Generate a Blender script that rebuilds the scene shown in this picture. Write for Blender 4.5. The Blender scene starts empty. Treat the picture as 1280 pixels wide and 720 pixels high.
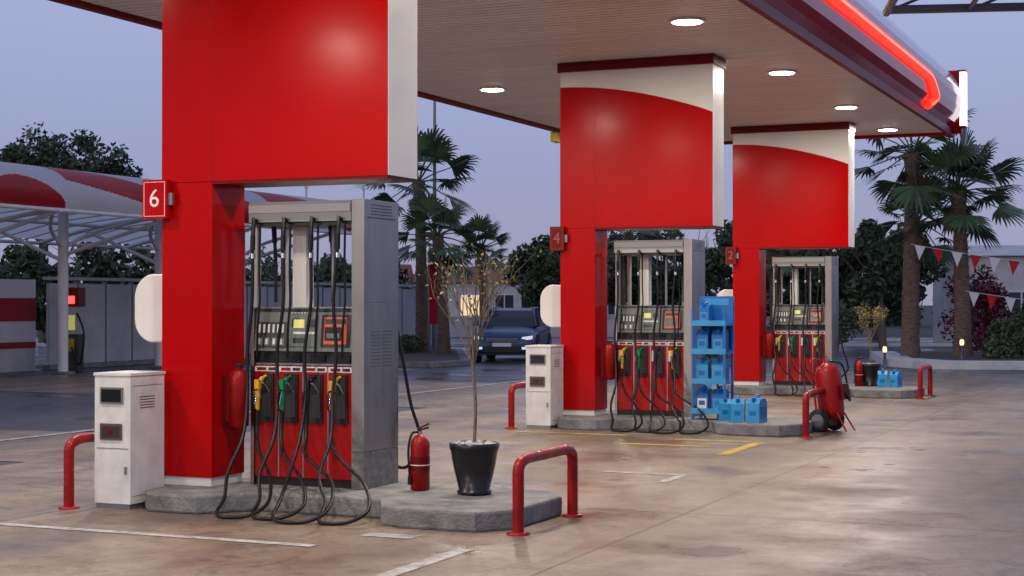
import bpy, math, random
from mathutils import Vector, Matrix
import numpy as np
random.seed(7)
R=math.radians
A=R(23.5); ca,sa=math.cos(A),math.sin(A)
EYE=1.65
def F(r,d,z=0.0):      # survey frame: r metres right of, d metres ahead of the tripod
    return Vector((r*ca-d*sa, r*sa+d*ca, z))
scene=bpy.context.scene

# ---------------------------------------------------------------- materials
M={}
def mat(name,col,rough=.5,metal=0,var=0.0,vscale=3.0,bump=0.0,bscale=30.0,emit=None,estr=0,coat=0,rvar=0.0,col2=None,island=0.0,trans=0,stretch=None,spec=.5,det=3,thin=0):
    m=bpy.data.materials.new(name); m.use_nodes=True
    nt=m.node_tree; N=nt.nodes; L=nt.links; b=N['Principled BSDF']
    b.inputs['Base Color'].default_value=(*col,1); b.inputs['Roughness'].default_value=rough; b.inputs['Metallic'].default_value=metal
    b.inputs['Specular IOR Level'].default_value=spec
    tc=N.new('ShaderNodeTexCoord'); mp=N.new('ShaderNodeMapping'); L.new(tc.outputs['Object'],mp.inputs['Vector'])
    if stretch: mp.inputs['Scale'].default_value=stretch
    out=None
    if var or col2:
        n=N.new('ShaderNodeTexNoise'); n.inputs['Scale'].default_value=vscale; n.inputs['Detail'].default_value=det; n.inputs['Roughness'].default_value=.65
        L.new(mp.outputs[0],n.inputs['Vector'])
        cr=N.new('ShaderNodeValToRGB'); cr.color_ramp.elements[0].position=.3; cr.color_ramp.elements[1].position=.7
        c2=col2 or tuple(c*(1-var) for c in col)
        cr.color_ramp.elements[0].color=(*c2,1); cr.color_ramp.elements[1].color=(*col,1)
        L.new(n.outputs[0],cr.inputs[0]); out=cr.outputs[0]
        if island:
            g=N.new('ShaderNodeNewGeometry'); mr=N.new('ShaderNodeMapRange'); mr.inputs[3].default_value=1-island; mr.inputs[4].default_value=1+island
            L.new(g.outputs['Random Per Island'],mr.inputs[0])
            vm=N.new('ShaderNodeVectorMath'); vm.operation='SCALE'; L.new(out,vm.inputs[0]); L.new(mr.outputs[0],vm.inputs['Scale']); out=vm.outputs[0]
        L.new(out,b.inputs['Base Color'])
    if rvar:
        n2=N.new('ShaderNodeTexNoise'); n2.inputs['Scale'].default_value=vscale*1.7; n2.inputs['Detail'].default_value=2
        L.new(mp.outputs[0],n2.inputs['Vector'])
        mr=N.new('ShaderNodeMapRange'); mr.inputs[1].default_value=.3; mr.inputs[2].default_value=.7
        mr.inputs[3].default_value=max(.02,rough-rvar); mr.inputs[4].default_value=rough+rvar
        L.new(n2.outputs[0],mr.inputs[0]); L.new(mr.outputs[0],b.inputs['Roughness'])
    if bump:
        n3=N.new('ShaderNodeTexNoise'); n3.inputs['Scale'].default_value=bscale; n3.inputs['Detail'].default_value=2
        L.new(mp.outputs[0],n3.inputs['Vector'])
        bp=N.new('ShaderNodeBump'); bp.inputs['Strength'].default_value=bump; bp.inputs['Distance'].default_value=.02
        L.new(n3.outputs[0],bp.inputs['Height']); L.new(bp.outputs[0],b.inputs['Normal'])
    if emit:
        b.inputs['Emission Color'].default_value=(*emit,1); b.inputs['Emission Strength'].default_value=estr
    if thin:   # thin translucent sheet (membrane, leaf)
        t=N.new('ShaderNodeBsdfTranslucent'); t.inputs[0].default_value=(*col,1)
        if out: L.new(out,t.inputs[0])
        ms=N.new('ShaderNodeMixShader'); ms.inputs[0].default_value=thin
        L.new(b.outputs[0],ms.inputs[1]); L.new(t.outputs[0],ms.inputs[2]); L.new(ms.outputs[0],N['Material Output'].inputs[0])
    M[name]=m; return m
mat('red_cladding',(.45,.0018,.003),.16,var=.18,vscale=.9,bump=.012,bscale=.9,rvar=.02,spec=.13)
mat('red_dark',(.15,.003,.005),.4,var=.15,spec=.2)
mat('red_fascia',(.40,.006,.03),.10,var=.1,bump=.04,bscale=.8,spec=1.0)
mat('red_paint',(.36,.005,.005),.35,var=.45,vscale=9,rvar=.12,bump=.12,bscale=60,spec=.3)
mat('white_panel',(.74,.73,.70),.4,var=.10,vscale=2,rvar=.08,spec=.3)
mat('white_box',(.74,.74,.72),.45,var=.25,vscale=5,rvar=.08,spec=.3)
mat('soffit_white',(.82,.76,.74),.42,var=.10,vscale=.8,island=.05)
mat('void_dark',(.03,.03,.03),.9)
mat('stainless',(.34,.34,.34),.30,metal=1,var=.22,vscale=1.4,rvar=.08,bump=.015,bscale=2,stretch=(2,2,.5))
mat('stainless_dirty',(.34,.34,.33),.4,metal=1,var=.55,vscale=14,rvar=.1)
mat('pump_grey',(.42,.43,.41),.4,metal=.2,var=.1,vscale=5)
mat('dash_grey',(.15,.175,.165),.45,var=.15,vscale=8)
mat('dash_dark',(.025,.03,.03),.35,var=.2)
mat('black_rubber',(.010,.010,.011),.42,var=.3,vscale=20,spec=.35)
mat('black_plastic',(.015,.015,.017),.35,var=.2,spec=.35)
mat('pump_red',(.40,.004,.005),.28,var=.25,vscale=4,rvar=.08,spec=.25)
mat('yellow_plastic',(.70,.40,.01),.4,var=.25,vscale=20,spec=.3)
mat('green_plastic',(.006,.22,.07),.4,var=.2,vscale=20,spec=.3)
mat('lcd',(.55,.55,.15),.3,emit=(.75,.75,.22),estr=.35)
mat('bezel_orange_glow',(.55,.07,.015),.3,emit=(.9,.15,.03),estr=.12)  # orange display bezel, faint glow put into the material
mat('label_white',(.70,.70,.68),.5)
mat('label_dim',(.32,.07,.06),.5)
mat('kerb_concrete',(.25,.25,.25),.8,var=.55,vscale=5,bump=.5,bscale=40)
mat('pot_black',(.012,.011,.014),.3,var=.3,vscale=8,spec=.4)
mat('pebbles',(.62,.61,.58),.8,var=.5,vscale=45)
mat('bark',(.20,.16,.12),.85,var=.5,vscale=25)
mat('palm_bark',(.24,.16,.11),.9,var=.65,vscale=8,bump=1,bscale=20,stretch=(1,1,3))
mat('palm_leaf',(.095,.165,.075),.5,var=.5,vscale=2,island=.4)
mat('palm_dead',(.24,.16,.09),.8,var=.4,vscale=2,island=.3)
mat('leaf_dark',(.105,.15,.068),.6,var=.65,vscale=.9,island=.5)
mat('leaf_pine',(.085,.13,.062),.65,var=.6,vscale=.7,island=.5)
mat('leaf_far',(.09,.115,.075),.7,var=.6,vscale=.5,island=.4)
mat('leaf_yellow',(.30,.24,.05),.6,var=.5,vscale=6,island=.4)
mat('leaf_magenta',(.20,.035,.06),.6,var=.7,vscale=2,island=.5)
mat('blue_plastic',(.005,.14,.46),.35,var=.2,vscale=10)
mat('blue_light',(.03,.30,.62),.35,var=.2,vscale=10)
mat('tube_white',(.74,.74,.74),.4,var=.15)
mat('cover_red',(.42,.006,.008),.5,var=.2,vscale=1,thin=.2)
mat('cover_white',(.80,.80,.81),.5,var=.12,vscale=1,thin=.5)
mat('fascia_white',(.60,.60,.64),.12,var=.1,vscale=1)
mat('wall_grey',(.50,.50,.52),.6,var=.25,vscale=1.5)
mat('stucco',(.66,.64,.61),.8,var=.25,vscale=1.2)
mat('roof_tile',(.30,.10,.06),.8,var=.4,vscale=3)
mat('window_dark',(.03,.035,.045),.1)
mat('window_glow_added',(.5,.4,.25),.3,emit=(1,.7,.4),estr=.9)  # added glow, stands in for the band of light on the house wall
mat('car_paint',(.010,.045,.13),.3,spec=.6)
mat('car_glass',(.015,.02,.026),.08,spec=.4)
mat('chrome',(.6,.6,.6),.15,metal=1)
mat('tyre',(.015,.015,.015),.8)
mat('alloy',(.35,.35,.36),.3,metal=.9)
mat('headlight',(.8,.8,.82),.1,emit=(.9,.95,1),estr=.5)
mat('steel_grey',(.24,.25,.27),.4,metal=.6,var=.2)
mat('bronze',(.16,.09,.06),.35,metal=.4,var=.3,vscale=15)
mat('screen_black',(.01,.01,.012),.12)
mat('neon_red',(.8,.02,.02),.4,emit=(1,.022,.012),estr=2.6)
mat('neon_core',(.8,.3,.2),.4,emit=(1,.12,.07),estr=3)
mat('sign_lit',(.8,.8,.8),.4,emit=(1,.95,.95),estr=1.6)
mat('lamp_lit',(.9,.9,.9),.4,emit=(1,.95,.88),estr=25)
mat('warm_lamp',(.9,.8,.6),.4,emit=(1,.55,.2),estr=2.2)
mat('red_lamp',(.8,.05,.03),.4,emit=(1,.04,.03),estr=4)
mat('line_white',(.52,.51,.49),.7,var=.65,vscale=9)
mat('line_yellow',(.60,.42,.02),.7,var=.55,vscale=6)
mat('flag_white',(.7,.7,.7),.8); mat('flag_red',(.50,.008,.012),.8)
mat('soil',(.09,.07,.05),.95,var=.4,vscale=6)
mat('kerb_white',(.66,.66,.64),.7,var=.3,vscale=2)
mat('asphalt',(.080,.080,.088),.38,var=.5,vscale=.35,rvar=.25,det=6)
mat('far_ground',(.07,.065,.05),.95)
mat('poly_roof',(.35,.37,.40),.35,thin=.5)

def concrete():
    m=bpy.data.materials.new('concrete_forecourt'); m.use_nodes=True; nt=m.node_tree; N=nt.nodes; L=nt.links; b=N['Principled BSDF']
    g=N.new('ShaderNodeNewGeometry')
    def noise(s,d,r=.6,vec=None,dist=0):
        n=N.new('ShaderNodeTexNoise'); n.inputs['Scale'].default_value=s; n.inputs['Detail'].default_value=d; n.inputs['Roughness'].default_value=r; n.inputs['Distortion'].default_value=dist
        L.new(vec or g.outputs['Position'],n.inputs['Vector']); return n.outputs[0]
    def ramp(i,stops):
        c=N.new('ShaderNodeValToRGB'); e=c.color_ramp.elements
        e[0].position=stops[0][0]; e[0].color=(*stops[0][1],1); e[1].position=stops[1][0]; e[1].color=(*stops[1][1],1)
        for p,cc in stops[2:]:
            x=e.new(p); x.color=(*cc,1)
        L.new(i,c.inputs[0]); return c.outputs[0]
    def mix(t,f,a,bb):
        x=N.new('ShaderNodeMix'); x.data_type='RGBA'; x.blend_type=t
        if isinstance(f,float): x.inputs[0].default_value=f
        else: L.new(f,x.inputs[0])
        L.new(a,x.inputs[6]); L.new(bb,x.inputs[7]); return x.outputs[2]
    base=ramp(noise(.5,6,.7,dist=.6),[(.30,(.165,.122,.088)),(.70,(.32,.265,.21)),(.5,(.245,.19,.14))])
    fine=ramp(noise(20,4,.85),[(.3,(.62,.62,.62)),(.7,(1.15,1.15,1.15))])
    c=mix('MULTIPLY',1.0,base,fine)
    st=ramp(noise(2.6,6,.8,dist=1.5),[(.38,(.52,.51,.50)),(.50,(1,1,1))])
    c=mix('MULTIPLY',.75,c,st)
    mp=N.new('ShaderNodeMapping'); mp.inputs['Scale'].default_value=(.9,.08,1); L.new(g.outputs['Position'],mp.inputs['Vector'])
    ln=ramp(noise(1.0,4,.6,vec=mp.outputs[0]),[(.38,(.60,.60,.62)),(.60,(1.10,1.08,1.04))])
    c=mix('MULTIPLY',.8,c,ln)
    sx=N.new('ShaderNodeSeparateXYZ'); L.new(g.outputs['Position'],sx.inputs[0])
    def joint(o,per,off):
        a=N.new('ShaderNodeMath'); a.operation='ADD'; a.inputs[1].default_value=off; L.new(o,a.inputs[0])
        p=N.new('ShaderNodeMath'); p.operation='PINGPONG'; p.inputs[1].default_value=per/2; L.new(a.outputs[0],p.inputs[0])
        q=N.new('ShaderNodeMath'); q.operation='LESS_THAN'; q.inputs[1].default_value=.014; L.new(p.outputs[0],q.inputs[0]); return q.outputs[0]
    j=N.new('ShaderNodeMath'); j.operation='MAXIMUM'; L.new(joint(sx.outputs[0],4.6,3.75),j.inputs[0]); L.new(joint(sx.outputs[1],4.44,1.3),j.inputs[1])
    rgb=N.new('ShaderNodeRGB'); rgb.outputs[0].default_value=(.05,.045,.04,1)
    jm=N.new('ShaderNodeMath'); jm.operation='MULTIPLY'; jm.inputs[1].default_value=.85; L.new(j.outputs[0],jm.inputs[0])
    c=mix('MIX',jm.outputs[0],c,rgb.outputs[0])
    v=N.new('ShaderNodeTexVoronoi'); v.inputs['Scale'].default_value=.9; L.new(g.outputs['Position'],v.inputs['Vector'])
    oil=ramp(v.outputs['Distance'],[(.03,(.45,.44,.43)),(.13,(1,1,1))]); c=mix('MULTIPLY',.7,c,oil)
    L.new(c,b.inputs['Base Color'])
    rr=N.new('ShaderNodeMapRange'); rr.inputs[1].default_value=.35; rr.inputs[2].default_value=.65; rr.inputs[3].default_value=.26; rr.inputs[4].default_value=.62
    L.new(noise(.8,3,.6),rr.inputs[0]); L.new(rr.outputs[0],b.inputs['Roughness']); b.inputs['Specular IOR Level'].default_value=.5
    bp=N.new('ShaderNodeBump'); bp.inputs['Strength'].default_value=.3; bp.inputs['Distance'].default_value=.01
    L.new(noise(25,2,.7),bp.inputs['Height']); L.new(bp.outputs[0],b.inputs['Normal'])
    M['concrete']=m
concrete()

# ---------------------------------------------------------------- mesh builder
def catmull(P,n=8):
    P=[Vector(p) for p in P]; Q=[P[0]*2-P[1]]+P+[P[-1]*2-P[-2]]; out=[]
    for i in range(1,len(Q)-2):
        a,b,c,d=Q[i-1:i+3]
        for k in range(n):
            t=k/n; out.append(.5*((2*b)+(c-a)*t+(2*a-5*b+4*c-d)*t*t+(3*b-a-3*c+d)*t**3))
    out.append(P[-1]); return out
def rounded(P,r,n=6):
    P=[Vector(p) for p in P]; out=[P[0]]
    for i in range(1,len(P)-1):
        a=(P[i-1]-P[i]); b=(P[i+1]-P[i]); ra=min(r,a.length*.45,b.length*.45)
        s=P[i]+a.normalized()*ra; e=P[i]+b.normalized()*ra
        for k in range(n+1):
            t=k/n; out.append(s*(1-t)**2+P[i]*2*t*(1-t)+e*t*t)
    out.append(P[-1]); return out
class MB:
    def __init__(s): s.v=[]; s.f=[]; s.m=[]; s.sm=[]; s.names=[]
    def mi(s,n):
        if n not in s.names: s.names.append(n)
        return s.names.index(n)
    def add(s,vs,fs,m,smooth=False):
        o=len(s.v); s.v+= [tuple(v) for v in vs]; k=s.mi(m)
        for f in fs: s.f.append([i+o for i in f]); s.m.append(k); s.sm.append(smooth)
    def box(s,x0,x1,y0,y1,z0,z1,m,T=None):
        vs=[Vector((x,y,z)) for z in (z0,z1) for y in (y0,y1) for x in (x0,x1)]
        if T: vs=[T@v for v in vs]
        s.add(vs,[(0,2,3,1),(4,5,7,6),(0,1,5,4),(2,6,7,3),(0,4,6,2),(1,3,7,5)],m)
    def tube(s,P,r,m,n=8,caps=True):
        P=[Vector(p) for p in P]; rs=r if isinstance(r,(list,tuple)) else [r]*len(P)
        T=[(P[min(i+1,len(P)-1)]-P[max(i-1,0)]).normalized() for i in range(len(P))]
        u=T[0].orthogonal().normalized(); vs=[]
        for i,p in enumerate(P):
            u=(u-T[i]*u.dot(T[i]));
            if u.length<1e-6: u=T[i].orthogonal()
            u.normalize(); w=T[i].cross(u)
            for k in range(n):
                a=2*math.pi*k/n; vs.append(p+(u*math.cos(a)+w*math.sin(a))*rs[i])
        fs=[(i*n+k,i*n+(k+1)%n,(i+1)*n+(k+1)%n,(i+1)*n+k) for i in range(len(P)-1) for k in range(n)]
        s.add(vs,fs,m,True)
        if caps: s.add(vs[:n],[tuple(range(n))[::-1]],m); s.add(vs[-n:],[tuple(range(n))],m)
    def cyl(s,a,b,r,m,n=20,r2=None): s.tube([a,b],[r,r if r2 is None else r2],m,n)
    def lathe(s,prof,c,m,n=24,T=None,smooth=True):
        vs=[]
        for (r,z) in prof:
            for k in range(n):
                a=2*math.pi*k/n; v=Vector((r*math.cos(a),r*math.sin(a),z)); v=(T@v if T else v)+Vector(c); vs.append(v)
        fs=[(i*n+k,i*n+(k+1)%n,(i+1)*n+(k+1)%n,(i+1)*n+k) for i in range(len(prof)-1) for k in range(n)]
        s.add(vs,fs,m,smooth); s.add(vs[-n:],[tuple(range(n))],m); s.add(vs[:n],[tuple(range(n))[::-1]],m)
    def prism(s,poly,axis,a,b,m):
        def P(p,t):
            return {'z':(p[0],p[1],t),'y':(p[0],t,p[1]),'x':(t,p[0],p[1])}[axis]
        n=len(poly); vs=[P(p,a) for p in poly]+[P(p,b) for p in poly]
        fs=[tuple(range(n))[::-1],tuple(range(n,2*n))]+[(i,(i+1)%n,n+(i+1)%n,n+i) for i in range(n)]
        s.add(vs,fs,m)
    def obj(s,name,loc=(0,0,0),rot=0,bevel=0,parent=None,scale=1):
        me=bpy.data.meshes.new(name); me.from_pydata(s.v,[],s.f)
        for n in s.names: me.materials.append(M[n])
        me.polygons.foreach_set('material_index',s.m); me.polygons.foreach_set('use_smooth',s.sm)
        me.update()
        import bmesh
        if len(s.f)<24000:
            bm=bmesh.new(); bm.from_mesh(me); bmesh.ops.recalc_face_normals(bm,faces=bm.faces); bm.to_mesh(me); bm.free()
        o=bpy.data.objects.new(name,me); scene.collection.objects.link(o); o.location=loc; o.rotation_euler[2]=rot; o.scale=(scale,)*3
        if bevel:
            b=o.modifiers.new('bevel','BEVEL'); b.width=bevel; b.segments=2; b.limit_method='ANGLE'; b.angle_limit=R(50)
        if parent: o.parent=parent
        return o
def inst(o,name,loc,rot=None,scale=None):
    c=o.copy(); c.name=name; scene.collection.objects.link(c); c.location=loc
    if rot is not None: c.rotation_euler[2]=rot
    if scale: c.scale=(scale,)*3
    for ch in o.children:
        k=ch.copy(); scene.collection.objects.link(k); k.parent=c
    return c
def text(s,size,loc,m,parent,rot=(R(90),0,0),name='lettering'):
    cu=bpy.data.curves.new(name,'FONT'); cu.body=s; cu.size=size; cu.extrude=.0015; cu.align_x='CENTER'; cu.align_y='CENTER'
    cu.materials.append(M[m]); o=bpy.data.objects.new(name,cu); scene.collection.objects.link(o); o.location=loc; o.rotation_euler=rot; o.parent=parent; return o

# ---------------------------------------------------------------- ground
def sheet(name,pts,z,m):
    b=MB(); b.add([(p[0],p[1],z) for p in pts],[tuple(range(len(pts)))],m); return b.obj(name)
sheet('ground',[(-900,-900),(900,-900),(900,900),(-900,900)],-.02,'far_ground')
def Fp(*l): return [(F(a,b).x,F(a,b).y) for a,b in l]
sheet('asphalt_road',Fp((-90,2),(90,2),(90,75),(-90,75)),-.008,'asphalt')
sheet('forecourt_pavement',[(-11.2,-10),(14,-10),(14,36),(-6,38.5),(-11.2,38.5)],0,'concrete')
sheet('drive_pavement',[(-24,13.2),(-11.2,13.2),(-11.2,16.5),(-24,16.5)],-.003,'concrete')
sheet('drive_pavement',[(-24,24),(-11.2,22.5),(-11.2,30),(-24,30)],-.003,'concrete')
def strip(name,x0,x1,y0,y1,m,z=.004):
    return sheet(name,[(x0,y0),(x1,y0),(x1,y1),(x0,y1)],z,m)
strip('painted_line',-9.2,-5.55,9.36,9.46,'line_white')
strip('painted_line',-4.61,-4.49,7.5,9.7,'line_white')
strip('painted_line',-5.4,-4.55,14.62,14.72,'line_white')
strip('painted_line',-4.64,-4.55,14.0,14.61,'line_white')
strip('painted_line',-5.5,-5.1,9.95,10.12,'line_white')
strip('yellow_painted_line',-4.90,-4.76,16.8,18.35,'line_yellow')
strip('yellow_painted_line',-6.3,-5.2,17.6,17.72,'line_yellow')
strip('yellow_painted_line',-5.9,-4.95,18.4,18.52,'line_yellow')
strip('yellow_painted_line',-8.2,-6.6,18.7,18.82,'line_yellow')
strip('painted_line',-13.3,-13.15,14,38,'line_white')

# ---------------------------------------------------------------- canopy
XL,XR,Y0,Y1,ZS=-11.0,-4.38,3.0,30.9,4.85
b=MB()
y=Y0+.05
while y<Y1-.15:
    b.box(XL+.06,XR-.06,y,y+.125,ZS,ZS+.02,'soffit_white'); y+=.15
b.box(XL+.02,XR-.04,Y0+.02,Y1-.02,ZS+.05,ZS+.07,'void_dark')
b.box(XL+.02,XR-.10,Y0+.02,Y1-.02,ZS+.6,ZS+.95,'white_panel')
b.box(XL-.05,XL+.05,Y0,Y1,ZS-.06,ZS+.05,'red_dark'); b.box(XL-.08,XL,Y0,Y1,ZS+.052,ZS+1.05,'red_cladding')
b.box(XL-.05,XR+.03,Y1,Y1+.08,ZS-.05,ZS+.95,'red_cladding'); b.box(XL-.05,XR+.03,Y0-.08,Y0,ZS-.05,ZS+1.0,'red_cladding')
b.box(XR-.05,XR+.03,Y0,Y1,ZS-.09,ZS+.03,'red_dark')
prof=[(-4.36,4.885),(-4.28,4.98),(-4.23,5.10),(-4.20,5.25),(-4.19,5.45),(-4.21,5.60),(-4.27,5.76),(-4.36,5.90),(-4.50,5.97)]
ny=40
vs=[(p[0],Y0+(Y1-.25-Y0)*j/ny,p[1]) for j in range(ny+1) for p in prof]; n=len(prof)
for i in range(n-1):
    b.add(vs,[(j*n+i,j*n+i+1,(j+1)*n+i+1,(j+1)*n+i) for j in range(ny)],'red_fascia' if i<5 else 'fascia_white',True)
b.box(-4.48,-4.19,Y1-.25,Y1-.17,4.8,5.98,'red_cladding')
canopy=b.obj('gas_station_canopy')
b=MB()
P=rounded([(-4.17,Y0+.2,5.36),(-4.17,26.8,5.36),(-4.19,27.6,5.10),(-4.27,27.2,4.94)],.6,8)
b.tube(P,.075,'neon_red',10); b.tube([p+Vector((.065,0,0)) for p in P],.016,'neon_core',6)
for yy in range(4,26,2): b.box(-4.22,-4.18,yy-.03,yy+.03,5.30,5.42,'steel_grey')
b.obj('neon_light_strip')
b=MB(); b.box(-4.25,-4.12,Y1-.28,Y1-.12,4.90,5.98,'red_dark'); b.box(-4.22,-4.11,Y1-.32,Y1-.10,4.94,5.94,'sign_lit'); b.obj('lit_canopy_sign')
b=MB(); b.box(-11.06,-10.94,27.2,27.5,4.6,4.78,'line_yellow'); b.cyl((-11,27.35,4.78),(-11,27.35,4.85),.02,'steel_grey'); b.obj('orange_marker_lamp',bevel=.01)

LP=126
def downlight(x,y):
    b=MB(); b.lathe([(.20,-.02),(.215,-.012),(.21,0),(.19,.004)],(0,0,0),'white_panel',28); b.lathe([(.165,-.026),(.165,-.021)],(0,0,0),'lamp_lit',28)
    o=b.obj('ceiling_downlight',loc=(x,y,ZS-.004))
    l=bpy.data.lights.new('lamp','AREA'); l.shape='DISK'; l.size=.3; l.energy=LP; l.color=(1,.885,.755)
    lo=bpy.data.objects.new('lamp',l); scene.collection.objects.link(lo); lo.location=(0,0,-.035); lo.parent=o
for yy in (4.6,8.9,13.1,17.4,21.8,26.1,29.8):
    for xx in (-5.4,-9.8): downlight(xx,yy)

# ---------------------------------------------------------------- columns
CX0,CX1,LX=-7.93,-5.82,-7.44
OFF=[0,8.88,17.35]
b=MB()
w=CX1-CX0
b.box(0,LX-CX0,0,.48,.22,2.635,'red_cladding')
b.box(.012,LX-CX0-.012,.012,.468,.15,.218,'label_white')
b.box(0.002,w,0.004,.496,2.64,4.72,'white_panel')
b.box(LX-CX0+.003,w-.006,0.0,.50,2.615,2.6385,'red_dark')
arc=[(0,2.637),(w-.004,2.637),(w-.004,4.10)]
for k in range(1,21):
    t=k/20; arc.append(((w-.004)*(1-t),4.10+.42*math.sin(t*math.pi/2)**.9))
b.prism(arc,'y',-.006,.0,'red_cladding'); b.prism(arc,'y',.5,.506,'red_cladding')
b.box(-.004,0,0.002,.498,2.637,4.5,'red_cladding')
b.box(-.03,w+.02,-.035,.53,4.72,4.84,'red_dark')
b.box(LX-CX0-.001,LX-CX0+.001,-.0072,-.0062,2.64,4.46,'red_dark')
col=b.obj('canopy_column',loc=(CX0,10.98,0))
for d in OFF[1:]: inst(col,'canopy_column',(CX0,10.98+d,0))

for i,d in enumerate(OFF):
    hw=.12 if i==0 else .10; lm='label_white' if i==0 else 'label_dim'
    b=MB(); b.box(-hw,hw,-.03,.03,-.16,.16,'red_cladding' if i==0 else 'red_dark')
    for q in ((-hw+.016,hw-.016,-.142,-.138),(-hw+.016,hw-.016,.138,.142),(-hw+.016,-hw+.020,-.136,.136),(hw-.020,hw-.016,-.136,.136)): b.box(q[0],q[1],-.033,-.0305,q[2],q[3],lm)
    b.box(hw,hw+.04,-.01,.02,-.05,.05,'steel_grey')
    o=b.obj('pump_number_sign',loc=(-7.95,10.93+d,2.50),bevel=0)
    text('642'[i],.21,(0,-.033,0),lm,o,name='digit')
    b=MB(); pts=[]
    for cx,cz,a0 in ((.16,.15,0),(-.10,.09,90),(-.10,-.09,180),(.16,-.15,270)):
        rx,rz=(.1,.13) if cx>0 else (.19,.20)
        for k in range(9):
            a=R(a0+k*90/8); pts.append((cx+rx*math.cos(a),cz+rz*math.sin(a)))
    b.prism(pts,'y',-.04,.04,'white_panel'); b.box(.1,.32,-.02,.02,-.04,.04,'steel_grey')
    b.obj('round_white_panel_sign',loc=(-8.07 if i==0 else -8.02,11.22+d,1.60),bevel=.015)

# ---------------------------------------------------------------- islands
isl=[(-7.83,10.62),(-7.68,10.44),(-7.22,10.44),(-7.05,10.66),(-6.9,10.80),(-5.80,10.80),(-5.62,10.50),(-5.42,10.40),(-4.82,10.42),(-4.62,10.66),(-4.60,11.55),(-4.82,11.85),(-5.45,11.95),(-5.75,11.98),(-5.9,12.05),(-7.0,12.08),(-7.4,12.1),(-7.9,12.05),(-8.05,11.8),(-8.05,10.97),(-7.83,10.97)]
b=MB(); b.prism(isl,'z',0.0,.15,'kerb_concrete'); i1=b.obj('pump_island',loc=(0,0,-.001),bevel=.02)
for d in OFF[1:]: inst(i1,'pump_island',(0,d,-.001))

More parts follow.
